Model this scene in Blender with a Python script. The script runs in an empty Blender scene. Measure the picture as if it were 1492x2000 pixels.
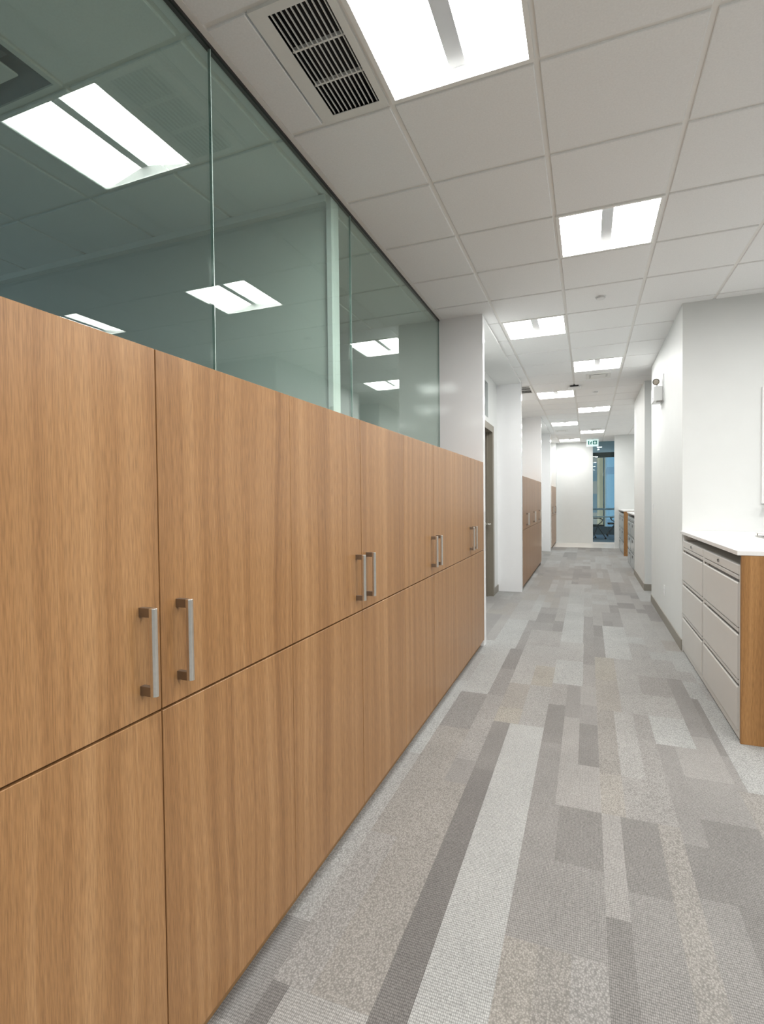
import bpy, bmesh, math, random
from mathutils import Matrix, Vector
random.seed(7)
S = bpy.context.scene
COL = S.collection

# ------------------------------------------------------------------ measures (metres)
HC = 1.3874            # camera height
ZC = 3.1143            # ceiling
T = 0.6096             # ceiling module
X1, Y0 = -0.7945, 2.1858
XG = -1.329            # glass plane left
XC = -0.9074           # cabinet fronts
XR = 0.792             # right wall plane
YE = 4.9057            # far end of first cabinet run
WD = 0.5699            # door width
ZT, ZM, ZB = 1.734, 0.9135, 0.0665
YEND = 17.3

# ------------------------------------------------------------------ mesh helpers
class MB:
    def __init__(s): s.bm = bmesh.new()
    def box(s, x0, x1, y0, y1, z0, z1):
        v = [s.bm.verts.new(p) for p in ((x0,y0,z0),(x1,y0,z0),(x1,y1,z0),(x0,y1,z0),(x0,y0,z1),(x1,y0,z1),(x1,y1,z1),(x0,y1,z1))]
        for f in ((0,3,2,1),(4,5,6,7),(0,1,5,4),(1,2,6,5),(2,3,7,6),(3,0,4,7)):
            s.bm.faces.new([v[i] for i in f])
        return s
    def poly(s, pts):
        s.bm.faces.new([s.bm.verts.new(p) for p in pts]); return s
    def prism(s, pts, axis, a, b):
        """closed 2-D outline pts extruded along axis from a to b"""
        def mk(p, t):
            return (t,p[0],p[1]) if axis=='x' else ((p[0],t,p[1]) if axis=='y' else (p[0],p[1],t))
        A = [s.bm.verts.new(mk(p,a)) for p in pts]; B = [s.bm.verts.new(mk(p,b)) for p in pts]
        n = len(pts)
        s.bm.faces.new(A); s.bm.faces.new(B[::-1])
        for i in range(n): s.bm.faces.new((A[i],B[i],B[(i+1)%n],A[(i+1)%n]))
        return s
    def tube(s, p0, p1, r0, r1=None, n=16, cap=True):
        r1 = r0 if r1 is None else r1
        p0, p1 = Vector(p0), Vector(p1); d = (p1-p0).normalized()
        a = d.orthogonal().normalized(); b = d.cross(a)
        A = [s.bm.verts.new(p0+r0*(math.cos(t)*a+math.sin(t)*b)) for t in [2*math.pi*i/n for i in range(n)]]
        B = [s.bm.verts.new(p1+r1*(math.cos(t)*a+math.sin(t)*b)) for t in [2*math.pi*i/n for i in range(n)]]
        for i in range(n): s.bm.faces.new((A[i],A[(i+1)%n],B[(i+1)%n],B[i]))
        if cap: s.bm.faces.new(A[::-1]); s.bm.faces.new(B)
        return s
    def path(s, pts, r, n=10):
        for a, b in zip(pts, pts[1:]):
            s.tube(a, b, r, n=n)
        for p in pts[1:-1]:
            bmesh.ops.create_uvsphere(s.bm, u_segments=n, v_segments=8, radius=r, matrix=Matrix.Translation(p))
        return s
    def ball(s, p, r, sc=(1,1,1)):
        bmesh.ops.create_uvsphere(s.bm, u_segments=20, v_segments=12, radius=r, matrix=Matrix.Translation(p) @ Matrix.Diagonal((*sc,1)))
        return s
    def build(s, name, mat, parent=None, bevel=0, seg=2, smooth=False):
        bmesh.ops.recalc_face_normals(s.bm, faces=s.bm.faces[:])
        me = bpy.data.meshes.new(name); s.bm.to_mesh(me); s.bm.free()
        if smooth:
            for p in me.polygons: p.use_smooth = True
        o = bpy.data.objects.new(name, me); COL.objects.link(o)
        me.materials.append(mat)
        if parent is not None:
            o.parent = parent
            o.location = -Vector(abs_loc(parent))
        if bevel:
            m = o.modifiers.new('bevel','BEVEL'); m.width = bevel; m.segments = seg; m.limit_method = 'ANGLE'; m.angle_limit = 0.6
            m.harden_normals = False
        return o

def abs_loc(o):
    v = Vector(o.location)
    while o.parent: o = o.parent; v += Vector(o.location)
    return v

def thing(name, loc, label, cat, group=None):
    o = bpy.data.objects.new(name, None); COL.objects.link(o); o.location = loc
    o.empty_display_size = .1
    tag(o, label, cat, group); return o
def tag(o, label, cat, group=None):
    o['label'] = label; o['category'] = cat
    if group: o['group'] = group
    return o
def struct(mb, name, mat, parent=None, **k):
    o = mb.build(name, mat, parent, **k)
    if parent is None: o['kind'] = 'structure'
    return o
def sempty(name, loc):
    o = bpy.data.objects.new(name, None); COL.objects.link(o); o.location = loc; o['kind'] = 'structure'; return o
def dup(root, loc, label):
    def cp(o, par):
        c = o.copy(); COL.objects.link(c)
        if par is not None: c.parent = par
        for ch in list(o.children): cp(ch, c)
        return c
    r = cp(root, None); r.location = loc; r['label'] = label
    return r

# ------------------------------------------------------------------ materials
def lin(c):
    f = lambda v: v/12.92 if v <= .04045 else ((v+.055)/1.055)**2.4
    return tuple(f(v/255) for v in c)
def new_mat(name):
    m = bpy.data.materials.new(name); m.use_nodes = True
    nt = m.node_tree; nt.nodes.clear()
    out = nt.nodes.new('ShaderNodeOutputMaterial')
    return m, nt, out
class N:
    def __init__(s, nt): s.nt = nt
    def __call__(s, typ, **k):
        n = s.nt.nodes.new('ShaderNode'+typ)
        ins = k.pop('ins', {})
        for a, v in k.items(): setattr(n, a, v)
        for i, v in ins.items():
            if isinstance(v, bpy.types.NodeSocket): s.nt.links.new(v, n.inputs[i])
            else: n.inputs[i].default_value = v
        return n
def plain(name, rgb, rough=.5, metal=0, noise=.03, nscale=40, spec=.5, coat=0, bump=0, aniso=None):
    m, nt, out = new_mat(name); n = N(nt)
    tc = n('TexCoord')
    nz = n('TexNoise', ins={'Vector': tc.outputs['Object'], 'Scale': nscale, 'Detail': 3.0})
    mr = n('MapRange', ins={0: nz.outputs['Fac'], 1: .25, 2: .75, 3: 1-noise, 4: 1+noise})
    mul = n('VectorMath', operation='SCALE', ins={0: rgb, 'Scale': mr.outputs[0]})
    b = n('BsdfPrincipled', ins={'Base Color': mul.outputs[0], 'Roughness': rough, 'Metallic': metal, 'Specular IOR Level': spec, 'Coat Weight': coat, 'Coat Roughness': .08})
    if bump:
        bp = n('Bump', ins={'Height': nz.outputs['Fac'], 'Strength': bump, 'Distance': .002})
        nt.links.new(bp.outputs[0], b.inputs['Normal'])
    nt.links.new(b.outputs[0], out.inputs[0])
    return m
def emit(name, rgb, strength, base=(.8,.8,.8)):
    m, nt, out = new_mat(name); n = N(nt)
    b = n('BsdfPrincipled', ins={'Base Color': (*base,1), 'Roughness': .6, 'Emission Color': (*rgb,1), 'Emission Strength': strength})
    nt.links.new(b.outputs[0], out.inputs[0]); return m
def wood(name, c_dark, c_mid, c_light, rough=.32):
    m, nt, out = new_mat(name); n = N(nt)
    geo = n('NewGeometry')
    sep = n('SeparateXYZ', ins={0: geo.outputs['Position']})
    u = n('Math', operation='ADD', ins={0: sep.outputs['X'], 1: sep.outputs['Y']})
    cv = n('CombineXYZ', ins={0: u.outputs[0], 1: sep.outputs['Z']})
    # slow wander so that the grain runs as long leaning flames
    w = n('TexNoise', ins={'Vector': n('VectorMath', operation='MULTIPLY', ins={0: cv.outputs[0], 1: (2.2,.75,1)}).outputs[0], 'Scale': 1.0, 'Detail': 2.0})
    off = n('MapRange', ins={0: w.outputs['Fac'], 1: 0, 2: 1, 3: -.06, 4: .06})
    u2 = n('Math', operation='ADD', ins={0: u.outputs[0], 1: off.outputs[0]})
    c2 = n('CombineXYZ', ins={0: u2.outputs[0], 1: sep.outputs['Z']})
    def band(sx, sz, det):
        return n('TexNoise', ins={'Vector': n('VectorMath', operation='MULTIPLY', ins={0: c2.outputs[0], 1: (sx,sz,1)}).outputs[0], 'Scale': 1.0, 'Detail': det, 'Roughness': .6})
    broad = band(13, .16, 2.0); fine = band(85, .7, 3.0)
    pore = n('TexNoise', ins={'Vector': n('VectorMath', operation='MULTIPLY', ins={0: cv.outputs[0], 1: (420,22,1)}).outputs[0], 'Scale': 1.0, 'Detail': 2.0})
    a = n('Math', operation='MULTIPLY_ADD', ins={0: broad.outputs['Fac'], 1: .62, 2: 0.0})
    a2 = n('Math', operation='MULTIPLY_ADD', ins={0: fine.outputs['Fac'], 1: .38, 2: a.outputs[0]})
    r = n('ValToRGB', ins={0: a2.outputs[0]})
    e = r.color_ramp.elements
    e[0].position = .34; e[0].color = (*c_dark,1)
    e[1].position = .68; e[1].color = (*c_light,1)
    x = r.color_ramp.elements.new(.5); x.color = (*c_mid,1)
    pm = n('MapRange', ins={0: pore.outputs['Fac'], 1: .3, 2: .62, 3: .76, 4: 1.06})
    col = n('VectorMath', operation='SCALE', ins={0: r.outputs[0], 'Scale': pm.outputs[0]})
    bp = n('Bump', ins={'Height': pore.outputs['Fac'], 'Strength': .12, 'Distance': .0006})
    b = n('BsdfPrincipled', ins={'Base Color': col.outputs[0], 'Roughness': rough, 'Specular IOR Level': .45, 'Normal': bp.outputs[0]})
    nt.links.new(b.outputs[0], out.inputs[0]); return m
def glass(name, tint, f0=.042, ior_pow=5.0):
    """clear sheet: mirror share by Schlick on the angle, the rest passes straight through with a green tint"""
    m, nt, out = new_mat(name); n = N(nt)
    g = n('NewGeometry')
    d = n('VectorMath', operation='DOT_PRODUCT', ins={0: g.outputs['Incoming'], 1: g.outputs['Normal']})
    ab = n('Math', operation='ABSOLUTE', ins={0: d.outputs['Value']})
    om = n('Math', operation='SUBTRACT', ins={0: 1.0, 1: ab.outputs[0]})
    pw = n('Math', operation='POWER', ins={0: om.outputs[0], 1: ior_pow})
    fr = n('Math', operation='MULTIPLY_ADD', ins={0: pw.outputs[0], 1: 1-f0, 2: f0})
    tr = n('BsdfTransparent', ins={'Color': (*tint,1)})
    gl = n('BsdfGlossy', ins={'Color': (.96,1,.98,1), 'Roughness': .003})
    mx = n('MixShader', ins={0: fr.outputs[0], 1: tr.outputs[0], 2: gl.outputs[0]})
    nt.links.new(mx.outputs[0], out.inputs[0]); return m

M = {}
M['paint'] = plain('wall_paint', (.70,.72,.71), .55, noise=.012, nscale=6)
M['panel'] = plain('white_laminate', (.87,.875,.885), .10, noise=.008, nscale=4, spec=.6)
M['tile'] = plain('ceiling_tile', (.875,.885,.885), .9, noise=.035, nscale=130, spec=.1, bump=.15)
M['grid'] = plain('ceiling_grid', (.82,.815,.79), .45, noise=.01)
M['drywall'] = plain('soffit_paint', (.80,.81,.80), .6, noise=.01)
M['base'] = plain('rubber_base', lin((142,138,128)), .5, noise=.03)
M['wood'] = wood('walnut_veneer', (.235,.113,.043), (.335,.174,.070), (.425,.239,.107))
M['wood_r'] = wood('oak_panel', (.22,.105,.034), (.33,.165,.056), (.44,.235,.088), .42)
M['kick'] = plain('kickboard_veneer', (.27,.15,.062), .5, noise=.06)
M['steel'] = plain('brushed_nickel', (.72,.70,.66), .28, metal=1, noise=.05, nscale=90)
M['steel_dark'] = plain('handle_post', (.30,.26,.22), .4, metal=1, noise=.05)
M['file'] = plain('grey_enamel', (.63,.625,.60), .34, noise=.01, nscale=8, spec=.5)
M['file_dark'] = plain('grey_enamel_inner', (.30,.29,.27), .5, noise=.02)
M['file_far'] = plain('grey_enamel_glossy', (.33,.36,.36), .22, noise=.02, nscale=6)
M['recess'] = plain('drawer_pull_shadow_gap', (.10,.097,.09), .45, noise=.02)  # dark tone painted in for the shade inside the pull grooves
M['black'] = plain('black_plastic', (.018,.018,.02), .45, noise=.05)
M['counter'] = plain('white_quartz', (.80,.80,.79), .22, noise=.02, nscale=150)
M['lamp'] = emit('lamp_lens', (1.0,.99,.972), 13.0)
M['reflector'] = plain('lamp_reflector', (.88,.88,.86), .45, noise=.005)
M['strip'] = plain('lamp_centre_bar', (.40,.415,.42), .4, noise=.01)
M['vent'] = plain('vent_enamel', (.80,.80,.775), .5, noise=.01)
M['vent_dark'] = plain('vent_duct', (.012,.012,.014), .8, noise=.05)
M['glass'] = glass('office_glass', (.88,.945,.915))
M['glass_edge'] = plain('glass_edge', (.16,.27,.24), .1, noise=.02, spec=.8)
M['glass_end'] = glass('end_glass', (.80,.90,.90))
M['seal'] = plain('clear_seal', (.55,.68,.63), .15, noise=.01, spec=.8)
M['track'] = plain('dark_channel', (.012,.014,.014), .4, noise=.03)
M['frame'] = plain('taupe_steel', lin((136,130,117)), .45, noise=.02)
M['leaf'] = plain('dark_door', lin((84,72,60)), .45, noise=.06, nscale=25)
M['white_plastic'] = plain('white_plastic', (.78,.79,.79), .35, noise=.01)
M['chrome'] = plain('chrome', (.42,.42,.41), .15, metal=1, noise=.02)
M['sign_white'] = emit('sign_face', (.75,1.0,.97), .22, (.62,.76,.75))
M['sign_teal'] = emit('sign_teal', (.02,.30,.25), .06, (.012,.20,.165))
M['cream'] = plain('cream_tile', (.74,.71,.66), .25, noise=.02, nscale=5)
M['blue_carpet'] = plain('blue_grey_carpet', (.27,.35,.44), .95, noise=.12, nscale=60, spec=.1)
M['room_wall'] = plain('office_paint', (.62,.64,.62), .7, noise=.01)
M['mullion'] = plain('window_metal', (.30,.40,.46), .4, noise=.02)
M['mullion_dark'] = plain('window_head', (.05,.06,.055), .5, noise=.03)
M['rail'] = plain('pale_rail', (.62,.74,.80), .4, noise=.02)
M['spandrel'] = plain('grey_spandrel', (.25,.28,.30), .5, noise=.03)
M['mesh_cloth'] = plain('charcoal_fabric', (.03,.03,.035), .8, noise=.15, nscale=200)
M['table'] = plain('pale_table', (.60,.66,.66), .3, noise=.02)

def facade(name, wall, pane, sx, sz, mx, mz):
    m, nt, out = new_mat(name); n = N(nt)
    g = n('NewGeometry'); s = n('SeparateXYZ', ins={0: g.outputs['Position']})
    u = n('Math', operation='ADD', ins={0: s.outputs['X'], 1: s.outputs['Y']})
    def win(sock, per, frac):
        d = n('Math', operation='DIVIDE', ins={0: sock, 1: per}); f = n('Math', operation='FRACT', ins={0: d.outputs[0]})
        return n('Math', operation='LESS_THAN', ins={0: f.outputs[0], 1: frac})
    k = n('Math', operation='MULTIPLY', ins={0: win(u.outputs[0], sx, mx).outputs[0], 1: win(s.outputs['Z'], sz, mz).outputs[0]})
    mix = n('Mix', data_type='RGBA', ins={0: k.outputs[0], 6: (*wall,1), 7: (*pane,1)})
    b = n('BsdfPrincipled', ins={'Base Color': mix.outputs[2], 'Roughness': .5})
    nt.links.new(b.outputs[0], out.inputs[0]); return m
M['tan'] = facade('tan_facade', (.62,.47,.28), (.34,.28,.19), 1.9, 1.7, .30, .42)
M['bluetower'] = facade('blue_facade', (.16,.26,.34), (.22,.36,.44), 1.3, 3.4, .8, .86)
M['greytower'] = facade('grey_facade', (.40,.36,.32), (.20,.27,.31), 1.6, 3.0, .55, .6)

# carpet: colour per yarn block from the mesh, loops and ribs from the shader
def carpet():
    m, nt, out = new_mat('plank_carpet'); n = N(nt)
    at = n('Attribute', attribute_name='yarn'); rb = n('Attribute', attribute_name='ribbed')
    tc = n('NewGeometry')
    jit = n('TexNoise', ins={'Vector': tc.outputs['Position'], 'Scale': 160.0, 'Detail': 1.0})
    vo = n('TexVoronoi', ins={'Vector': n('VectorMath', operation='MULTIPLY', ins={0: tc.outputs['Position'], 1: (190,150,0)}).outputs[0], 'Scale': 1.0, 'Randomness': .85})
    vr = n('TexVoronoi', ins={'Vector': n('VectorMath', operation='MULTIPLY', ins={0: tc.outputs['Position'], 1: (190,110,0)}).outputs[0], 'Scale': 1.0, 'Randomness': .22})
    hv = n('MapRange', ins={0: vo.outputs['Distance'], 1: .1, 2: .75, 3: 1.22, 4: .68})
    hr = n('MapRange', ins={0: vr.outputs['Distance'], 1: .1, 2: .65, 3: 1.28, 4: .60})
    mixf = n('Mix', data_type='FLOAT', ins={0: rb.outputs['Fac'], 2: hv.outputs[0], 3: hr.outputs[0]})
    sp = n('MapRange', ins={0: vo.outputs['Color'], 1: 0, 2: 1, 3: .86, 4: 1.14})
    big = n('TexNoise', ins={'Vector': tc.outputs['Position'], 'Scale': 3.0, 'Detail': 3.0})
    bg = n('MapRange', ins={0: big.outputs['Fac'], 1: .3, 2: .7, 3: .94, 4: 1.06})
    k1 = n('Math', operation='MULTIPLY', ins={0: mixf.outputs[0], 1: sp.outputs[0]})
    k2 = n('Math', operation='MULTIPLY', ins={0: k1.outputs[0], 1: bg.outputs[0]})
    c = n('VectorMath', operation='SCALE', ins={0: at.outputs['Color'], 'Scale': k2.outputs[0]})
    bp = n('Bump', ins={'Height': mixf.outputs[0], 'Strength': .35, 'Distance': .003})
    b = n('BsdfPrincipled', ins={'Base Color': c.outputs[0], 'Roughness': .95, 'Specular IOR Level': .15, 'Normal': bp.outputs[0], 'Sheen Weight': .55, 'Sheen Roughness': .35})
    nt.links.new(b.outputs[0], out.inputs[0]); return m
M['carpet'] = carpet()

# ------------------------------------------------------------------ floor
SH = {'l': (.345,.352,.342), 'l2': (.312,.309,.296), 'm': (.280,.273,.260), 's': (.268,.257,.238), 's2': (.284,.271,.247), 'y': (.306,.291,.255), 'd1': (.232,.226,.216), 'd': (.196,.190,.181), 'dd': (.166,.160,.153)}
def floor():
    PW, PL, XB = .3024, 1.2192, -.2475
    cells = []
    ds = {
     (0,0): [(0,.34,0,1,'s2',0),(.34,.66,0,1,'s',0),(.66,1,0,1,'m',0)],
     (0,1): [(0,.42,0,.34,'d1',1),(0,.42,.34,.66,'d1',1),(.42,1,.34,.66,'d',1),(.42,1,0,.34,'d1',1),(0,.36,.66,1,'d1',1),(.36,1,.66,1,'m',1)],
     (0,2): [(0,.36,0,.17,'d1',1),(0,.36,.17,.65,'d',1),(.36,.66,0,.5,'m',1),(.66,1,0,.44,'d',1),(.66,1,.44,.7,'d1',1),(.36,.66,.5,1,'d1',1),(.66,1,.7,1,'m',1),(0,.36,.65,1,'m',0)],
     (0,3): [(0,.7,0,.5,'l',0),(0,.7,.5,1,'l2',0),(.7,1,0,.45,'m',0),(.7,1,.45,1,'d1',0)],
     (0,4): [(0,.68,0,1,'l',0),(.68,1,0,1,'d1',0)],
     (1,0): [(0,.25,0,.5,'d',1),(.25,.72,0,.62,'d1',1),(.25,.72,.62,1,'d',1),(.72,1,0,1,'s',0),(0,.25,.5,1,'m',1)],
     (1,1): [(0,.33,0,.3,'s2',0),(.33,.7,0,.3,'m',0),(.7,1,0,1,'m',0),(0,.33,.3,1,'s',0),(.33,.7,.3,1,'l2',0)],
     (1,2): [(0,.5,0,.5,'s2',0),(.5,1,0,1,'l2',0),(0,.5,.5,1,'y',0)],
     (1,3): [(0,.3,0,.6,'d1',0),(0,.3,.6,1,'d',0),(.3,1,0,1,'l',0)],
     (2,0): [(0,.38,0,.55,'d',1),(.38,1,0,.5,'dd',1),(0,.38,.55,1,'d1',1),(.38,1,.5,1,'d',1)],
     (2,1): [(0,.3,0,.25,'d',1),(.3,1,0,.42,'d',1),(0,.3,.25,1,'d1',1),(.3,1,.42,.72,'d1',1),(.3,1,.72,1,'m',1)],
     (2,2): [(0,.66,0,.34,'l',0),(.66,1,0,.14,'m',1),(.66,1,.14,1,'d1',1),(0,.66,.34,.65,'l2',0),(0,.66,.65,1,'m',0)],
     (-1,0): [(0,.34,0,1,'dd',1),(.34,1,0,1,'l',1)],
     (-1,1): [(0,.34,0,.5,'dd',1),(0,.34,.5,1,'d',1),(.34,1,0,.42,'l',1),(.34,1,.42,1,'l',1)],
     (-1,2): [(0,.5,0,.2,'y',0),(.5,1,0,.3,'l2',0),(0,.5,.2,.6,'s2',0),(.5,1,.3,.6,'l2',0),(.5,1,.6,1,'y',0),(0,.5,.6,1,'l2',0)],
     (-1,3): [(0,1,0,.5,'l2',0),(0,1,.5,1,'m',0)],
     (-2,0): [(0,.19,0,1,'dd',1),(.19,1,0,1,'l2',1)],
     (-2,1): [(0,.4,0,.6,'m',0),(.4,1,0,1,'s',0),(0,.4,.6,1,'s',0)],
     (-2,2): [(0,.62,0,.5,'s',0),(.62,1,0,.2,'d1',1),(.62,1,.2,1,'m',0),(0,.62,.5,1,'d1',0)],
     (-2,3): [(0,.62,0,1,'l',0),(.62,1,0,.5,'d1',0),(.62,1,.5,1,'d',0)],
     (-2,4): [(0,.75,0,1,'l',0),(.75,1,0,1,'d1',0)],
     (3,0): [(0,1,0,.5,'s',0),(0,1,.5,1,'m',0)],
     (3,1): [(0,.5,0,1,'s',0),(.5,1,0,1,'s2',0)],
     (3,2): [(0,.13,.3,1,'d',1),(0,.13,0,.3,'d1',1),(.13,1,0,1,'l',0)],
     (-3,1): [(0,1,0,1,'l2',0)], (-3,2): [(0,1,0,1,'l',0)],
    }
    start = {0: 1.655-PL, 1: 2.46-PL, 2: 3.27-2*PL, -1: 3.265-2*PL, -2: 2.46-2*PL+.02, 3: 2.87-2*PL, -3: 2.7-2*PL}
    fams = [['l','l2','l'],['m','l2','l'],['l2','m','s2'],['m','d1','m'],['d1','m','d'],['l2','m','l'],['l','l2','l2'],['s2','l2','m']]
    for c in range(-5, 31):
        x0 = XB + c*PW; x1 = x0+PW
        if x1 < -.96 and c < -3: pass
        s0 = start.get(c, random.random()*PL)
        k0 = int((s0+6.2)//PL)+1
        for k in range(-k0, 20):
            ya = s0 + k*PL; yb = ya+PL
            if ya > 15.72: break
            bl = ds.get((c, k))
            if bl is None:
                fam = random.choice(fams); rib = int(random.random() < .45); bl = []
                cuts = random.choice([(0,.34,1),(0,.66,1),(0,.34,.66,1),(0,.5,1)])
                for a, b in zip(cuts, cuts[1:]):
                    t = 0
                    while t < 1:
                        u = min(1, t+random.choice([.2,.3,.4,.6])); u = 1 if u > .85 else u
                        bl.append((a,b,t,u,random.choice(fam),rib)); t = u
            for a,b,t,u,sh,rb in bl:
                cells.append((x0+a*PW, x0+b*PW, max(ya+t*PL,-6.0), min(ya+u*PL,15.72), SH[sh], rb))
    me = bpy.data.meshes.new('floor'); V=[];F=[];C=[];RB=[]
    for x0,x1,y0,y1,cl,rb in cells:
        if y1 <= y0: continue
        i = len(V); V += [(x0,y0,0),(x1,y0,0),(x1,y1,0),(x0,y1,0)]; F.append((i,i+1,i+2,i+3))
        j = random.uniform(.96,1.04); C.append(tuple(v*j for v in cl)); RB.append(float(rb))
    me.from_pydata(V,[],F); me.update()
    ca = me.attributes.new('yarn','FLOAT_COLOR','CORNER'); rba = me.attributes.new('ribbed','FLOAT','FACE')
    for i,(c,r) in enumerate(zip(C,RB)):
        
        for q in range(4): ca.data[4*i+q].color = (*c,1)
        rba.data[i].value = r
    o = bpy.data.objects.new('floor', me); COL.objects.link(o); me.materials.append(M['carpet']); o['kind']='structure'
floor()
struct(MB().box(-3,3.6,15.72,YEND+.2,-.05,0), 'floor', M['cream'])
struct(MB().box(-3,4.2,YEND+.2,21.7,-.05,-.002), 'floor', M['blue_carpet'])
struct(MB().box(-7.2,9.2,-6.1,17.5,-.12,-.055), 'floor', M['base'])

# ------------------------------------------------------------------ ceiling
LIGHTS = [(0,-1),(1,2),(0,5),(1,8),(0,11),(1,14),(0,17),(1,20),(0,23),(4,2)]
ADDED_LIGHTS = [(3,-1),(1,-4),(4,-4),(0,-7),(3,-7),(7,2),(6,-1),(7,-4),(6,-7),(10,2),(9,-1),(10,-4),(9,-7)]  # unseen lamps added along the pattern to brighten cabinets and walls
LIGHTS += ADDED_LIGHTS
VENTS = [-1, 10]                 # rows of slatted vents beside column 0
def gx(i): return X1+T*i
def gy(j): return Y0+T*j
DIFF_CELL = (-3,-2)              # square diffuser in the office ceiling
def ceiling():
    tiles, grid = MB(), MB()
    G = .012; HT = .022
    def tile(x0,x1,y0,y1):
        if x1-x0 < .04 or y1-y0 < .04: return
        tiles.box(x0+G, x1-G, y0+G, y1-G, ZC, ZC+HT)
    js = range(-13, 25)
    for j in js:
        y0, y1 = gy(j), min(gy(j+1), YEND+.02)
        if y0 > YEND: continue
        for i in range(-10, 16):
            x0, x1 = gx(i), gx(i+1)
            if (i,j) in LIGHTS or (i,j) == DIFF_CELL: continue
            if i == -1:
                tile(x0, XG-.014, y0, y1)
                a = XG+.022
                if j in VENTS: tile(a, X1-.53*T, y0, y1)
                else: tile(a, x1, y0, y1)
            elif i == -2: tile(x0, x1, y0, y1)
            else: tile(x0, x1, y0, y1)
    # exposed tee bars, recessed behind the tile faces
    zt = ZC+.010
    for i in range(-10, 17): grid.box(gx(i)-.0125, gx(i)+.0125, gy(-13), YEND+.02, zt, zt+.012)
    for j in range(-13, 26):
        if gy(j) < YEND+.02: grid.box(gx(-10), gx(16), gy(j)-.0125, gy(j)+.0125, zt+.0005, zt+.0115)
    for x in (XG+.010, XG-.014-.012):
        grid.box(x, x+.024, gy(-13), YE, ZC-.001, ZC+.012)
    o = struct(tiles, 'ceiling', M['tile'], bevel=.003, seg=1)
    g = grid.build('ceiling_grid', M['grid'], o)
    struct(MB().box(-7.2,9.2,-6.2,YEND+.1,ZC+.24,ZC+.30), 'ceiling', M['drywall'])  # unseen slab added above the ceiling to keep sky light out
ceiling()
# soffits over the door recesses
struct(MB().box(-1.45,XC,YE+.09,7.95,ZC-.022,ZC+.05), 'trim_1', M['drywall'], bevel=.003)
struct(MB().box(-1.45,XC,11.56,14.37,ZC-.022,ZC+.05), 'trim_2', M['drywall'], bevel=.003)

# ------------------------------------------------------------------ ceiling lights
def light_proto(i, j, label):
    cx, cy = gx(i)+T/2, gy(j)+T/2
    t = thing('ceiling_light', (cx,cy,ZC), label, 'ceiling light', 'square recessed lights of the corridor ceiling')
    h = T/2-.006; k = T/2-.026; up = .045; sw = .034; e = .014   # half sizes; rise; half width of bar; end bevel
    f = MB()
    for a in (-1,1):
        f.box(cx+a*(h+k)/2-(h-k)/2, cx+a*(h+k)/2+(h-k)/2, cy-h, cy+h, ZC-.002, ZC+.012)
        f.box(cx-k, cx+k, cy+a*(h+k)/2-(h-k)/2, cy+a*(h+k)/2+(h-k)/2, ZC-.002, ZC+.012)
    f.build('frame', M['reflector'], t)
    z0, z1 = ZC+.004, ZC+up
    for a in (-1,1):
        MB().poly([(cx+a*k,cy-k,z0),(cx+a*k,cy+k,z0),(cx+a*sw,cy+k-e,z1),(cx+a*sw,cy-k+e,z1)]).build('lens', M['lamp'], t)
        MB().poly([(cx-k,cy+a*k,z0),(cx+k,cy+a*k,z0),(cx+sw,cy+a*(k-e),z1),(cx-sw,cy+a*(k-e),z1)]).build('end_reflector', M['reflector'], t)
    MB().box(cx-sw, cx+sw, cy-k+e, cy+k-e, z1-.002, z1+.006).build('centre_bar', M['strip'], t)
    MB().box(cx-h, cx+h, cy-h, cy+h, z1+.02, z1+.03).build('housing', M['vent'], t)
    return t
LL = ['nearest recessed square ceiling light, cut by the top edge beside the slatted vent',
 'second nearest square ceiling light, alone in the right column above the counter side',
 'third square ceiling light from the camera, in front of the recessed doorway',
 'fourth square ceiling light from the camera, right column just before the small square diffuser',
 'fifth square ceiling light from the camera, beside the small distant slatted vent',
 'sixth square ceiling light from the camera, right column before the wood cabinets end',
 'seventh square ceiling light from the camera, left column in front of a square diffuser',
 'eighth square ceiling light from the camera, right column just before the exit sign',
 'farthest square ceiling light, in the left column against the white end wall',
 'ceiling light in the open area right of the camera, seen only mirrored in the glass']
lp = light_proto(0,-1, LL[0])
for (i,j), lb in zip(LIGHTS[1:], LL[1:]+['recessed square ceiling light of the open office right of and behind the camera']*len(ADDED_LIGHTS)):
    r = dup(lp, (gx(i)+T/2, gy(j)+T/2, ZC), lb)
    if (i,j) in ADDED_LIGHTS: r['group'] = 'recessed lights of the open office'

# ------------------------------------------------------------------ slatted vents
def vent(j, label):
    xa, xb = X1-.53*T, X1-.008; y0, y1 = gy(j)+.008, gy(j+1)-.008
    t = thing('ceiling_vent', ((xa+xb)/2,(y0+y1)/2,ZC), label, 'vent', 'slatted air vents beside the lights')
    a0, a1, b0, b1 = xa+.062, xb-.030, y0+.035, y1-.042
    f = MB()
    f.box(xa,a0,y0,y1,ZC-.003,ZC+.012).box(a1,xb,y0,y1,ZC-.003,ZC+.012).box(a0,a1,y0,b0,ZC-.003,ZC+.012).box(a0,a1,b1,y1,ZC-.003,ZC+.012)
    f.build('frame', M['vent'], t)
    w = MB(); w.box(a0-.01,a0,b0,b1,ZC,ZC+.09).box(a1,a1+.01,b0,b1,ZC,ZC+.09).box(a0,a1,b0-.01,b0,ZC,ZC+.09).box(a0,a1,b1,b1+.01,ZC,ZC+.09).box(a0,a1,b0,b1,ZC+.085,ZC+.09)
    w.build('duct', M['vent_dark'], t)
    n = 11
    for k in range(n):
        x = a0+(k+.5)*(a1-a0)/n
        MB().box(x-.0017,x+.0017,b0,b1,ZC+.001,ZC+.008).build('slat', M['vent'], t)
    for q in (.34,.68):
        MB().box(a0,a1,b0+q*(b1-b0)-.004,b0+q*(b1-b0)+.004,ZC+.006,ZC+.022).build('crossbar', M['vent'], t)
    return t
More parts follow.
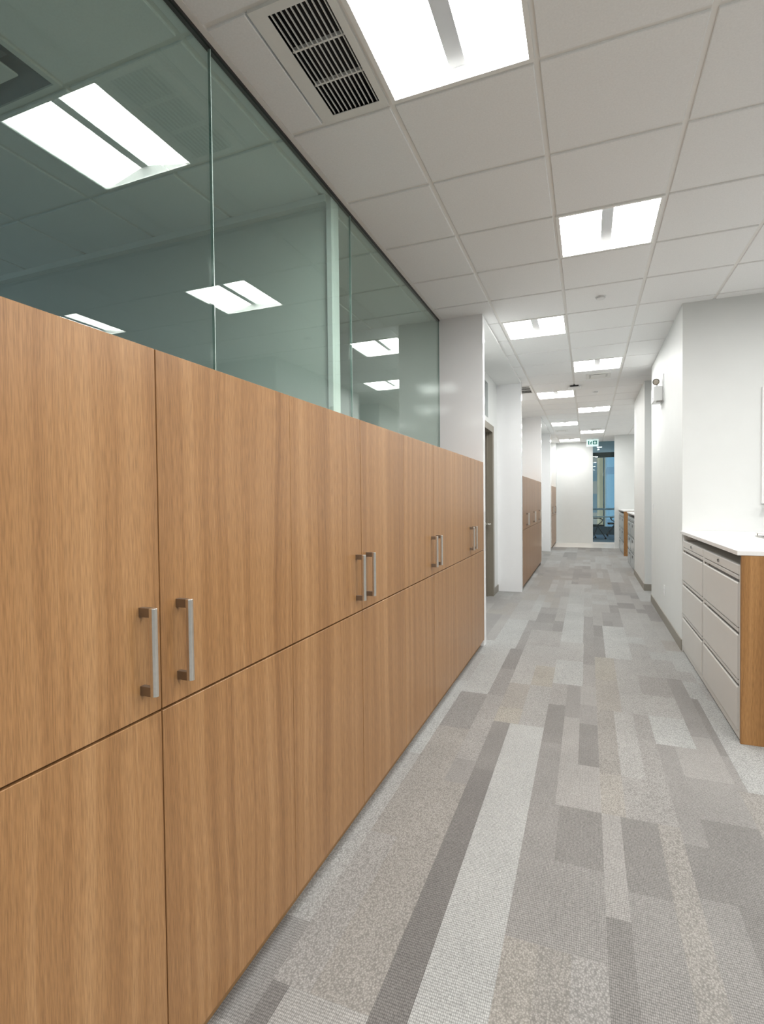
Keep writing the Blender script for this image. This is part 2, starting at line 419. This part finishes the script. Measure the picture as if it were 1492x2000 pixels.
v0 = vent(VENTS[0], 'large slatted air vent beside the nearest ceiling light at the top')
dup(v0, (v0.location.x, gy(VENTS[1])+T/2, ZC), 'small distant slatted air vent beyond the doorway pillar')

# square diffusers and sensors
def diffuser(x, y, s, label, name='ceiling_diffuser'):
    t = thing(name, (x,y,ZC), label, 'diffuser', 'square ceiling diffusers')
    h = s/2
    f = MB()
    for a in (-1,1):
        f.box(x+a*h-.02, x+a*h+.02, y-h-.02, y+h+.02, ZC-.008, ZC+.001)
        f.box(x-h+.02, x+h-.02, y+a*h-.02, y+a*h+.02, ZC-.008, ZC+.001)
    f.build('frame', M['vent'], t, bevel=.002)
    MB().box(x-h+.02,x+h-.02,y-h+.02,y+h-.02,ZC-.001,ZC+.001).build('throat', M['file'], t)
    MB().box(x-h+.045,x+h-.045,y-h+.045,y+h-.045,ZC-.012,ZC-.006).build('plaque', M['vent'], t, bevel=.002)
    return t
diffuser(gx(1.54), gy(9.55), .28, 'square ceiling diffuser behind the fourth ceiling light')
diffuser(gx(.30), gy(19.6), .26, 'square ceiling diffuser behind the seventh ceiling light, left column')
diffuser(gx(1.62), gy(19.62), .20, 'square ceiling diffuser just before the eighth ceiling light, right column')
# office diffuser (through the glass): full-cell frame, dark well, hanging plaque
def office_diffuser():
    x0,x1,y0,y1 = gx(-3),gx(-2),gy(-2),gy(-1)
    t = thing('ceiling_diffuser', ((x0+x1)/2,(y0+y1)/2,ZC), 'large square plaque diffuser in the dark office ceiling, top left behind the glass', 'diffuser')
    f = MB(); w=.03
    f.box(x0+.006,x0+w,y0+.006,y1-.006,ZC-.002,ZC+.012).box(x1-w,x1-.006,y0+.006,y1-.006,ZC-.002,ZC+.012).box(x0+w,x1-w,y0+.006,y0+w,ZC-.002,ZC+.012).box(x0+w,x1-w,y1-w,y1-.006,ZC-.002,ZC+.012)
    f.build('frame', M['vent'], t)
    a=.03
    xs=(x0+a,x1-a,y0+a,y1-a); b=.11; zz=ZC+.07
    X0_,X1_,Y0_,Y1_=xs
    w2=MB()
    P=[(X0_,Y0_),(X1_,Y0_),(X1_,Y1_),(X0_,Y1_)]; Q=[(X0_+b,Y0_+b),(X1_-b,Y0_+b),(X1_-b,Y1_-b),(X0_+b,Y1_-b)]
    for k in range(4):
        p,q,r,s = P[k],P[(k+1)%4],Q[(k+1)%4],Q[k]
        w2.poly([(*p,ZC+.006),(*q,ZC+.006),(*r,zz),(*s,zz)])
    w2.poly([(*p,zz) for p in Q])
    w2.build('cone', M['spandrel'], t)
    MB().box(x0+.115,x1-.115,y0+.115,y1-.115,ZC-.004,ZC+.004).build('plaque', M['vent'], t, bevel=.002)
office_diffuser()
def detector(x, y, r, label):
    t = thing('smoke_detector', (x,y,ZC), label, 'detector', 'round ceiling sensors')
    MB().tube((x,y,ZC+.002),(x,y,ZC-.010),r).build('base', M['white_plastic'], t)
    MB().tube((x,y,ZC-.010),(x,y,ZC-.013),r*.86,r*.84).build('groove', M['spandrel'], t)
    MB().tube((x,y,ZC-.013),(x,y,ZC-.020),r*.92,r*.78).build('cover', M['white_plastic'], t)
detector(gx(1.48), gy(4.45), .042, 'round white ceiling sensor on a tile behind the second ceiling light')
detector(gx(1.5), gy(11.5), .045, 'round white ceiling sensor far down the corridor, behind the square diffuser')
t = thing('wireless_access_point', (gx(1.0),gy(10.5),ZC), 'white flat ceiling box with dark edge on the middle grid line', 'access point')
MB().box(gx(1)-.06,gx(1)+.06,gy(10.5)-.06,gy(10.5)+.06,ZC-.022,ZC+.0105).build('bracket', M['black'], t)  # black block stands in for the shadow gap over the housing
MB().box(gx(1)-.085,gx(1)+.085,gy(10.5)-.075,gy(10.5)+.085,ZC-.042,ZC-.022).build('housing', M['white_plastic'], t, bevel=.01)

# ------------------------------------------------------------------ walls, left side
struct(MB().box(XG-.05,XG+.05,-.9,YE,0,1.725), 'wall_left', M['paint'])            # knee wall under the glass
struct(MB().box(-1.6,XC,-6.0,.33,0,ZC+.02), 'wall_left', M['paint'])
struct(MB().box(-7.0,XC,YE+.004,YE+.095,0,ZC+.02), 'wall_left', M['panel'], bevel=.002)      # first white pillar panel
struct(MB().box(-1.6,XC,7.95,8.055,0,ZC+.02), 'wall_left', M['panel'], bevel=.002)
struct(MB().box(-1.6,XC,11.49,11.585,0,ZC+.02), 'wall_left', M['panel'], bevel=.002)
struct(MB().box(-1.6,XC,14.37,14.74,0,ZC+.02), 'wall_left', M['panel'], bevel=.002)
struct(MB().box(-1.42,XG,8.055,11.49,0,ZC+.02), 'wall_left', M['paint'])
struct(MB().box(-1.42,-1.30,11.585,14.37,0,ZC+.02), 'wall_left', M['paint'])
struct(MB().box(-1.42,XG,14.74,YEND,0,ZC+.02), 'wall_left', M['paint'])
struct(MB().box(-1.42,XC+.0,17.035,YEND,0,ZC+.02), 'wall_left', M['paint'])
# recess wall with door and transom
XD = -1.262
w = MB()
w.box(XD-.13,XD,YE+.095,6.47,0,ZC+.02).box(XD-.13,XD,7.585,7.95,0,ZC+.02)
w.box(XD-.13,XD,6.47,7.585,2.43,2.50).box(XD-.13,XD,6.47,7.585,2.97,ZC+.02).box(XD-.13,XD,7.20,7.585,2.50,2.97)
struct(w, 'wall_left', M['paint'])
d = sempty('door_1', (XD,7.03,0))
f = MB()
f.box(XD-.14,XD+.012,7.49,7.592,0,2.43).box(XD-.14,XD+.012,6.47,6.57,0,2.43).box(XD-.14,XD+.012,6.57,7.49,2.335,2.43)
f.build('door_frame', M['frame'], d, bevel=.003)
MB().box(XD-.125,XD-.085,6.574,7.486,.01,2.33).build('door_leaf', M['leaf'], d, bevel=.003)
MB().box(XD-.085,XD-.06,7.455,7.49,0,2.335).box(XD-.085,XD-.06,6.57,6.605,0,2.335).build('door_stop', M['frame'], d)
hd = MB(); hd.tube((XD-.085,7.40,1.035),(XD-.079,7.40,1.035),.028).tube((XD-.08,7.40,1.035),(XD-.02,7.40,1.035),.011)
hd.path([(XD-.02,7.41,1.035),(XD-.02,7.30,1.035)],.010)
hd.ball((XD-.02,7.41,1.035),.016)
hd.build('door_handle', M['steel'], d, smooth=True)
wn = sempty('window_4', (XD-.06,6.85,2.5))
MB().box(XD-.07,XD-.06,6.49,7.19,2.51,2.955).build('pane', M['glass'], wn)
f = MB(); f.box(XD-.08,XD-.045,6.47,7.20,2.955,2.972)
f.build('top_channel', M['track'], wn)
struct(MB().box(XD,XD+.010,7.593,7.95,0,.10), 'baseboard_left', M['base'])
struct(MB().box(-1.30,-1.29,11.585,14.37,0,.10), 'baseboard_left', M['base'])

# offices behind the glass
w = MB(); w.box(-7.0,-6.9,-4,YE,0,.95).box(-7.0,-6.9,-4,YE,2.7,ZC+.02)
for a,b in ((-4,-3.2),(2.0,YE)): w.box(-7.0,-6.9,a,b,.95,2.7)
struct(w, 'wall_left', M['room_wall'])
for k,(a,b) in enumerate(((-3.2,2.0),)):
    wn = sempty('window_%d'%(7+k), (-6.95,(a+b)/2,.95))
    f = MB(); f.box(-6.98,-6.92,a,b,.95,1.0).box(-6.98,-6.92,a,b,2.65,2.7)
    for q in range(4):
        yy = a+.03+(b-a-.06)*q/3; f.box(-6.98,-6.92,yy-.03,yy+.03,1.0,2.65)
    f.build('window_frame', M['mullion'], wn)
    MB().box(-6.955,-6.945,a+.06,b-.06,1.0,2.65).build('pane', M['glass_end'], wn)
struct(MB().box(-6.9,-1.6,-4.0,-3.9,0,ZC+.02), 'wall_left', M['room_wall'])
struct(MB().box(-6.9,XG-.03,2.70,2.80,0,ZC+.01), 'wall_left', M['room_wall'])
tr = MB(); tr.box(XG-.045,XG-.012,2.672,2.70,1.725,ZC).box(XG-.040,XG-.012,2.70,2.765,1.725,ZC)
struct(tr, 'trim_3', M['white_plastic'], bevel=.002)
struct(MB().box(-6.9,XG-.04,2.655,2.70,ZC-.04,ZC), 'trim_4', M['grid'])

# glass sheets and channel
gl = MB; zb, zt = 1.722, ZC-.012
edges = [(-.9,1.638,'window_1'),(1.642,2.891,'window_2'),(2.895,YE-.002,'window_3')]
for y0,y1,nm in edges:
    o = struct(MB().box(XG-.006,XG+.006,y0,y1,zb,zt), nm, M['glass'])
    o.data.materials.append(M['glass_edge'])
    for p in o.data.polygons:
        if abs(p.normal.x) < .5: p.material_index = 1
for q_, yj in enumerate((1.640, 2.893)):
    struct(MB().box(XG-.0045,XG+.0055,yj-.0016,yj+.0016,zb,zt), 'trim_%d' % (8+q_), M['seal'])
struct(MB().box(XG-.014,XG+.010,-.9,YE,ZC-.014,ZC+.02), 'trim_5', M['track'])
struct(MB().box(XG-.012,XG+.012,-.9,YE,1.718,1.735), 'trim_6', M['track'])

# ------------------------------------------------------------------ cabinets
def handle(y, z0, z1, x, parent):
    h = MB()
    r = .0075; xo = x+.036
    pts = [(xo-r*.9,y-r),(xo+.002,y-r),(xo+r,y-r*.45),(xo+r,y+r*.45),(xo+.002,y+r),(xo-r*.9,y+r)]
    h.prism(pts, 'z', z0, z1)
    o = h.build('handle', M['steel'], parent, bevel=.0012)
    for za, zz in ((z0,z0+.020),(z1-.020,z1)):
        MB().box(x,xo-r*.7,y-.0062,y+.0062,za,zz).build('post', M['steel_dark'], o)
    return o
HZ0, HZ1 = .968, 1.160
def cabinet(ya, label, group):
    y0, y1 = ya, ya+2*WD; ym = ya+WD
    t = thing('storage_cabinet', (XC,(y0+y1)/2,0), label, 'cabinet', group)
    g = .0014; th = .019
    c = MB(); c.box(XG+.055,XC-th-.003,y0+.001,y1-.001,ZB+.005,ZT-.003)
    c.build('carcass', M['wood'], t)
    # the leaf gaps of a pair are a touch wider than the joints between cabinets
    for a, b, hy in ((y0+g*.6, ym-g*1.3, ym-.055), (ym+g*1.3, y1-g*.6, ym+.055)):
        d = MB().box(XC-th,XC,a,b,ZM+.003,ZT).build('door', M['wood'], t, bevel=.0008, seg=1)
        handle(hy, HZ0, HZ1, XC, d)
        MB().box(XC-th,XC,a,b,ZB,ZM-.003).build('lower_panel', M['wood'], t, bevel=.0008, seg=1)
    MB().box(XG+.055,XC-.038,y0,y1,0,ZB+.006).build('kickboard', M['kick'], t)
    return t
G1 = 'wood cabinets of the long run along the left wall'
c0 = cabinet(YE-8*WD, 'tall wood cabinet nearest the camera, cut by the left edge of the photo', G1)
for k, lb in ((1,'wood cabinet second from the camera in the long left run, below the first glass joint'),
              (2,'wood cabinet third from the camera in the long left run, below the second glass joint'),
              (3,'wood cabinet at the far end of the long left run, against the white pillar')):
    dup(c0, (XC, YE-8*WD+WD+2*WD*k, 0), lb)
for k, lb in enumerate(('nearest wood cabinet of the second run, just past the white doorway pillar',
           'middle wood cabinet of the three in the second run down the corridor',
           'farthest wood cabinet of the three in the second run down the corridor')):
    r = dup(c0, (XC, 8.062+WD+2*WD*k, 0), lb); r['group'] = 'wood cabinets of the second run'
for k, lb in enumerate(('nearer of the two distant wood cabinets beside the white end wall',
           'farther of the two distant wood cabinets, touching the white end wall')):
    r = dup(c0, (XC, 14.746+WD+2*WD*k, 0), lb); r['group'] = 'wood cabinets beside the end wall'

# ------------------------------------------------------------------ walls, right side
struct(MB().box(XR,2.6,5.47,7.772,0,ZC+.02), 'wall_right', M['paint'])
struct(MB().box(XR,9.0,5.35,5.47,0,ZC+.02), 'wall_right', M['paint'])
struct(MB().box(XR-.003,2.0,8.655,10.47,0,ZC+.02), 'wall_right', M['paint'])
struct(MB().box(2.5,2.6,7.772,8.655,0,ZC+.02), 'wall_right', M['paint'])
struct(MB().box(1.50,1.60,10.47,15.75,0,ZC+.02), 'wall_right', M['paint'])
struct(MB().box(.695,3.5,15.75,15.86,0,ZC+.02), 'wall_right', M['paint'])
struct(MB().box(3.4,3.5,15.86,YEND,0,ZC+.02), 'wall_right', M['paint'])
struct(MB().box(8.9,9.0,-6,5.35,0,ZC+.02), 'wall_right', M['paint'])
struct(MB().box(-1.6,9.0,-6.1,-6.0,0,ZC+.02), 'wall_back', M['paint'])
BH = .10
struct(MB().box(XR-.008,XR,5.352,7.772,0,BH), 'baseboard_right', M['base'])
struct(MB().box(XR-.008,2.5,7.772,7.78,0,BH), 'baseboard_right', M['base'])
struct(MB().box(XR-.011,2.0,8.647,8.655,0,BH), 'baseboard_right', M['base'])
struct(MB().box(XR-.011,XR-.003,8.655,10.47,0,BH), 'baseboard_right', M['base'])
# end wall with the tall glazed opening
XA, XB = .152, .762
e = MB(); e.box(-3,XA,YEND,YEND+.12,0,ZC+.02).box(XB,3.5,YEND,YEND+.12,0,ZC+.02)
struct(e, 'wall_end', M['paint'])
struct(MB().box(XA,XB,YEND+.02,YEND+.10,0,.035), 'trim_7', M['counter'])
struct(MB().box(XA,XB,YEND+.055,YEND+.067,.035,ZC), 'window_5', M['glass_end'])

# ------------------------------------------------------------------ filing cabinets and counters
def filing_cabinet(x, y0, y1, label, group, black=False):
    t = thing('filing_cabinet', (x,(y0+y1)/2,0), label, 'filing cabinet', group)
    EN = M['file_far'] if black else M['file']
    zt = 1.0; D = .47; s = .022; yy0, yy1 = y0+.002, y1-.002
    b = MB()
    b.box(x+.004,x+D,yy0,yy0+s,.012,zt).box(x+.004,x+D,yy1-s,yy1,.012,zt)
    b.box(x+.030,x+D,yy0+s,yy1-s,.012,zt-.003)
    b.box(x,x+.03,yy0+s,yy1-s,.945,zt)
    b.build('body', EN, t, bevel=.003)
    MB().box(x+.012,x+D,yy0+.01,yy1-.01,0,.014).build('plinth', M['black'], t)
    MB().box(x+.004,x+.03,yy0+s,yy1-s,.014,.058).build('kick_rail', EN, t)
    a, c = yy0+s+.003, yy1-s-.003
    for q, (z0, z1) in enumerate(((.648,.940),(.352,.642),(.062,.346))):
        p = [(x+.028,z0),(x-.002,z0),(x-.004,z0+.004),(x-.004,z1-.045),(x-.001,z1-.040),(x+.004,z1-.040),(x+.022,z1-.044),(x+.024,z1-.022),(x-.001,z1-.020),(x-.002,z1),(x+.028,z1)]
        d = MB().prism(p,'y',a,c).build('drawer', EN, t)
        MB().box(x+.012,x+.0235,a+.002,c-.002,z1-.043,z1-.023).build('pull_recess', M['recess'], d)  # dark strip stands in for the groove's shade
        if not black:
            MB().box(x+.006,x+.0125,c-.13,c-.04,z1-.039,z1-.025).build('label_slot', M['file_dark'], d)
        else:
            MB().box(x-.010,x-.003,(a+c)/2-.028,(a+c)/2+.028,z1-.125,z1-.075).build('pull', M['black'], d, bevel=.003)
    if not black:
        l = MB().tube((x+.002,(a+c)/2,.975),(x-.010,(a+c)/2,.975),.010).build('lock', M['chrome'], t, smooth=False)
        l['label'] = 'round chrome lock'
    return t
GF = 'grey lateral filing cabinets under the right counter'
XF = .793
filing_cabinet(XF, 3.447, 4.443, 'nearer grey three-drawer filing cabinet under the white counter, next to the wood end panel', GF)
filing_cabinet(XF, 4.443, 5.345, 'farther grey three-drawer filing cabinet under the white counter, next to the white wall corner', GF)
def counter(x, y0, y1, xb, label):
    t = thing('countertop', (x,(y0+y1)/2,1.062), label, 'countertop', 'white counters along the right wall')
    MB().box(x-.018,xb,y0-.024,y1,1.060,1.086).build('slab', M['counter'], t, bevel=.002)
    MB().box(x+.006,xb,y1-.05,y1,1.0,1.060).build('support_block', M['white_plastic'], t)
    return t
def end_panel(x, y, xb, label):
    o = MB().box(x+.003,xb,y-.02,y,0,1.060).build('end_panel', M['wood_r'], None, bevel=.001)
    tag(o, label, 'panel', 'wood end panels of the counters')
    return o
counter(XF, 3.447, 5.350, 1.43, 'white countertop over the near grey filing cabinets at the right edge')
end_panel(XF, 3.447, 1.42, 'brown wood end panel of the near counter, at the right edge of the photo')
GK = 'grey filing cabinets with black pulls down the corridor'
XK = .805
filing_cabinet(XK, 10.66, 11.515, 'far grey filing cabinet with black pulls, partly hidden by the white wall pier', GK, True)
filing_cabinet(XK, 11.515, 12.37, 'far grey filing cabinet with black pulls, just before the narrow wood panel', GK, True)
counter(XK, 10.50, 12.35, 1.50, 'white countertop over the far filing cabinets with black pulls behind the wall pier')
end_panel(XK-.006, 13.66, 1.49, 'narrow brown wood end panel far down the corridor on the right')
filing_cabinet(XK, 13.665, 14.70, 'farthest run grey filing cabinet right behind the narrow wood end panel', GK, True)
filing_cabinet(XK, 14.70, 15.735, 'last grey filing cabinet on the right, against the end of the corridor', GK, True)
counter(XK, 13.665, 15.745, 1.50, 'white countertop of the farthest counter on the right, beyond the wood end panel')

# board on the wall at the right edge
t = thing('whiteboard', (2.0,5.35,1.82), 'white board on the wall above the counter, only its left edge in view', 'board')
MB().box(1.395,2.90,5.333,5.349,1.335,2.305).build('writing_surface', M['panel'], t)
f = MB(); f.box(1.383,1.397,5.328,5.349,1.325,2.318).box(2.90,2.914,5.328,5.349,1.325,2.318).box(1.397,2.90,5.328,5.349,2.304,2.318).box(1.397,2.90,5.328,5.349,1.325,1.339)
f.build('frame', M['white_plastic'], t, bevel=.002)
MB().box(1.40,2.6,5.27,5.33,1.305,1.316).build('pen_tray', M['steel'], t, bevel=.002)
# flat tray on the counter
t = thing('letter_tray', (1.30,4.56,1.086), 'flat grey tray on the white counter, cut by the right edge', 'tray')
MB().box(1.178,1.40,4.42,4.70,1.088,1.092).build('base', M['file'], t, bevel=.001)
MB().box(1.178,1.40,4.42,4.70,1.112,1.116).build('shelf', M['file'], t, bevel=.001)
for xx in (1.19,1.39):
    for yy in (4.43,4.69): MB().tube((xx,yy,1.086),(xx,yy,1.112),.004,n=10).build('post', M['steel'], t)

# ------------------------------------------------------------------ wall fittings
def emergency_light():
    y = 6.72; t = thing('emergency_light', (XR,y,2.53), 'white emergency light with a round lamp head high on the right wall', 'emergency light')
    MB().box(XR-.100,XR-.006,y-.12,y+.12,2.465,2.635).build('housing', M['white_plastic'], t, bevel=.014, seg=3)
    MB().box(XR-.006,XR,y-.16,y+.15,2.46,2.76).build('backplate', M['white_plastic'], t, bevel=.002)
    c = Vector((XR-.062,y-.03,2.700)); dr = Vector((-.25,-.95,-.18)).normalized()
    h = MB(); h.tube(c+dr*-.030, c+dr*.020, .026,.036,n=24).ball(c+dr*-.030,.026)
    ho = h.build('lamp_head', M['white_plastic'], t)
    MB().tube(c+dr*.019,c+dr*.026,.036,n=24).build('bezel', M['chrome'], ho)
    MB().tube(c+dr*.0255,c+dr*.028,.027,n=24).build('lamp_lens', M['steel'], ho)
    MB().tube((XR-.055,y-.02,2.63),c+dr*-.01,.012).build('neck', M['white_plastic'], t)
    MB().box(XR-.103,XR-.099,y-.07,y-.04,2.50,2.51).build('test_button', M['spandrel'], t)
    MB().box(XR-.07,XR-.012,y-.123,y-.06,2.462,2.472).build('bottom_vent', M['file_dark'], t)
emergency_light()
t = thing('light_switch', (XR,7.59,1.24), 'tall white light switch plate on the right wall edge', 'light switch')
MB().box(XR-.006,XR,7.55,7.63,1.18,1.30).build('plate', M['white_plastic'], t, bevel=.002)
MB().box(XR-.011,XR-.005,7.575,7.605,1.205,1.275).build('rocker', M['white_plastic'], t, bevel=.002)
t = thing('wall_outlet', (XR,6.49,.357), 'white electrical outlet low on the right wall', 'outlet')
MB().box(XR-.006,XR,6.455,6.525,.30,.415).build('plate', M['white_plastic'], t, bevel=.002)
for z in (.335,.38): MB().tube((XR-.005,6.49,z),(XR-.008,6.49,z),.016).build('socket', M['white_plastic'], t)

# exit sign
def exit_sign():
    Y = 16.42; k = Y/15.6
    xa, xb, z0, z1 = -.020*k, .285*k, HC+(2.818-HC)*k, HC+(3.036-HC)*k
    z1 = min(z1, ZC-.02)
    t = thing('exit_sign', ((xa+xb)/2,Y,z1), 'white and teal running man exit sign hanging before the end wall', 'exit sign')
    MB().box(xa,xb,Y,Y+.035,z0,z1).build('panel', M['sign_white'], t, bevel=.004)
    MB().box((xa+xb)/2-.03,(xa+xb)/2+.03,Y+.005,Y+.03,z1,ZC+.004).build('mount', M['white_plastic'], t)
    W, Hh = xb-xa, z1-z0
    def P(u,v): return (xa+u*W, z1-v*Hh)
    def slab(pts): return MB().prism([P(*p) for p in pts],'y',Y-.004,Y+.001)
    def stroke(mb,p,q,w):
        a=Vector(P(*p)); b=Vector(P(*q)); d=(b-a).normalized(); n_=Vector((-d.y,d.x))*w*W/2
        mb.prism([tuple(a+n_),tuple(b+n_),tuple(b-n_),tuple(a-n_)],'y',Y-.004,Y+.001)
    slab([(.12,.18),(.21,.18),(.21,.72),(.12,.72)]).build('door_mark', M['sign_teal'], t)
    m = MB(); stroke(m,(.41,.40),(.34,.58),.075); stroke(m,(.41,.40),(.28,.44),.04); stroke(m,(.40,.42),(.47,.52),.04)
    stroke(m,(.35,.57),(.42,.70),.045); stroke(m,(.34,.57),(.27,.72),.045)
    c = Vector(P(.425,.30)); m.prism([(c.x+.013*math.cos(a),c.y+.013*math.sin(a)) for a in [i*math.pi/6 for i in range(12)]],'y',Y-.004,Y+.001)
    m.build('running_figure', M['sign_teal'], t)
    slab([(.53,.18),(.87,.18),(.87,.72),(.53,.72)]).build('arrow_field', M['sign_teal'], t)
    a = MB()
    a.prism([P(*p) for p in ((.65,.30),(.75,.30),(.75,.47),(.83,.47),(.70,.67),(.57,.47),(.65,.47))],'y',Y-.007,Y-.003)
    a.build('arrow', M['sign_white'], t)
exit_sign()

# ------------------------------------------------------------------ meeting room behind the end glass
YW = 21.55
struct(MB().box(-3,4.2,YEND+.12,YW+.2,ZC,ZC+.1), 'ceiling', M['room_wall'])
struct(MB().box(-3.1,-3,YEND+.12,YW+.2,0,ZC+.1), 'wall_left', M['room_wall'])
struct(MB().box(4.2,4.3,YEND+.12,YW+.2,0,ZC+.1), 'wall_right', M['room_wall'])
wn = sempty('window_6', (.6,YW,0))
MB().box(-3,4.2,YW,YW+.15,0,.30).build('spandrel', M['spandrel'], wn)
MB().box(-3,4.2,YW,YW+.12,2.93,ZC).build('head', M['mullion_dark'], wn)
MB().box(-3,4.2,YW-.01,YW+.06,.93,1.00).build('rail', M['rail'], wn)
for xm in (-1.75,-.45,2.10,3.30): MB().box(xm-.03,xm+.03,YW+.002,YW+.08,.30,2.93).build('mullion', M['mullion'], wn)
MB().box(.555,.60,YW+.002,YW+.08,.30,2.93).build('mullion', M['mullion'], wn)
def chair(x, y, face, label):
    t = thing('office_chair', (x,y,0), label, 'chair', 'dark office chairs in the meeting room')
    def L(u,v,z): return (x+face*u, y+v, z)
    def bx(u0,u1,v0,v1,z0,z1): return MB().box(min(x+face*u0,x+face*u1),max(x+face*u0,x+face*u1),y+v0,y+v1,z0,z1)
    bx(-.22,.24,-.23,.23,.43,.485).build('seat', M['mesh_cloth'], t, bevel=.02, seg=3)
    b = MB(); n=8; F=[]
    for k in range(n+1):
        z=.56+k*.42/n; q=(k/n-.4); uu=-.25-.10*q*1.2-.03*(1-(2*q)**2); F.append((uu,z))
    prof = [(x+face*(u-.012),z) for u,z in F]+[(x+face*(u+.018),z) for u,z in F[::-1]]
    b.prism(prof,'y',y-.21,y+.21)
    b.build('backrest', M['mesh_cloth'], t, bevel=.008)
    for v in (-.27,.27):
        MB().path([L(-.10,v,.46),L(.10,v*1.02,.58),L(.14,v*1.03,.66),L(.02,v*1.03,.705)],.014).build('arm_support', M['black'], t)
        bx(-.20,.08,v*1.03-.03,v*1.03+.03,.70,.725).build('armrest', M['black'], t, bevel=.008)
        MB().path([L(-.27,v*.8,.60),L(-.14,v*.85,.44)],.013).build('back_strut', M['black'], t)
        for u in (-.25,.25):
            MB().path([L(-.02,v*.9,.44),L(u,v,.06)],.014).build('leg', M['black'], t)
            MB().tube(L(u,v-.018,.030),L(u,v+.018,.030),.030,n=18).build('caster', M['black'], t)
    return t
cl = chair(.20, 19.15, 1, 'dark office chair left behind the end glass, facing right')
cl.rotation_euler.z = .6
chair(.92, 20.75, -1, 'dark office chair right behind the end glass, facing left')
t = thing('meeting_table', (.55,19.95,0), 'pale meeting table between the two dark chairs behind the end glass', 'table')
MB().box(-1.2,2.2,19.62,20.30,.715,.740).build('tabletop', M['table'], t, bevel=.004)
for xx in (-1.0,2.0): MB().box(xx-.03,xx+.03,19.9,20.02,0,.715).build('leg', M['steel'], t)
t = thing('ceiling_downlight', (.375,19.05,ZC), 'small square lit downlight in the meeting room ceiling behind the end glass', 'ceiling light')
MB().box(.29,.46,18.96,19.14,ZC-.012,ZC).build('trim_ring', M['white_plastic'], t)
MB().box(.305,.445,18.975,19.125,ZC-.016,ZC-.011).build('lens', M['lamp'], t)

# buildings outside
def building(name, x0,x1,y0,y1,z1,mat,label):
    t = thing(name,((x0+x1)/2,y0,-30),label,'building')
    MB().box(x0,x1,y0,y1,-30,z1).build('facade',mat,t)
    MB().box(x0-.2,x1+.2,y0-.2,y1,z1,z1+.6).build('roof_edge',M['tan'] if mat is M['tan'] else M['mullion'],t)
building('building', .82,3.2,42,52,40,M['tan'],'tan stone building outside, seen through the end glass')
building('building', 1.20,10.0,37,41,60,M['bluetower'],'blue glass tower outside, right half of the end glass view')
building('building', -9.0,1.3,54,70,22,M['greytower'],'grey office block outside, left edge of the end glass view')

# ------------------------------------------------------------------ world, camera, render look
w = bpy.data.worlds.new('sky'); S.world = w; w.use_nodes = True
nt = w.node_tree; nt.nodes.clear(); n = N(nt)
bg = n('Background', ins={'Color': (.74,.84,1.0,1), 'Strength': .55}); o = n('OutputWorld'); nt.links.new(bg.outputs[0], o.inputs[0])

F_PX, YAW, PITCH, ROLL = 1019.206, .375258, -.0222335, .0106901
cy,sy=math.cos(YAW),math.sin(YAW); cp,sp=math.cos(PITCH),math.sin(PITCH); cr,sr=math.cos(ROLL),math.sin(ROLL)
R = Matrix(((cy,-sy,0),(sy,cy,0),(0,0,1))) @ Matrix(((1,0,0),(0,cp,-sp),(0,sp,cp))) @ Matrix(((cr,0,sr),(0,1,0),(-sr,0,cr)))
right, fwd, up = R.col[0], R.col[1], R.col[2]
cam = bpy.data.cameras.new('camera'); co = bpy.data.objects.new('camera', cam); COL.objects.link(co)
m = Matrix.Identity(4)
for r_ in range(3):
    m[r_][0], m[r_][1], m[r_][2] = right[r_], up[r_], -fwd[r_]
m[2][3] = HC
co.matrix_world = m
cam.sensor_fit = 'HORIZONTAL'; cam.sensor_width = 36; cam.lens = F_PX/1492*36
cam.clip_start = .02; cam.clip_end = 400
S.camera = co
vs = S.view_settings
S.display_settings.display_device = 'sRGB'
vs.view_transform = 'Standard'; vs.look = 'None'; vs.gamma = 1; vs.use_curve_mapping = False
vs.exposure = 1.38
cyc = S.cycles
cyc.max_bounces = 12; cyc.diffuse_bounces = 5; cyc.use_adaptive_sampling = True; cyc.adaptive_threshold = .03; cyc.glossy_bounces = 6; cyc.transparent_max_bounces = 16; cyc.transmission_bounces = 6
cyc.caustics_reflective = False; cyc.caustics_refractive = False
cyc.sample_clamp_indirect = 6.0
cyc.use_denoising = True
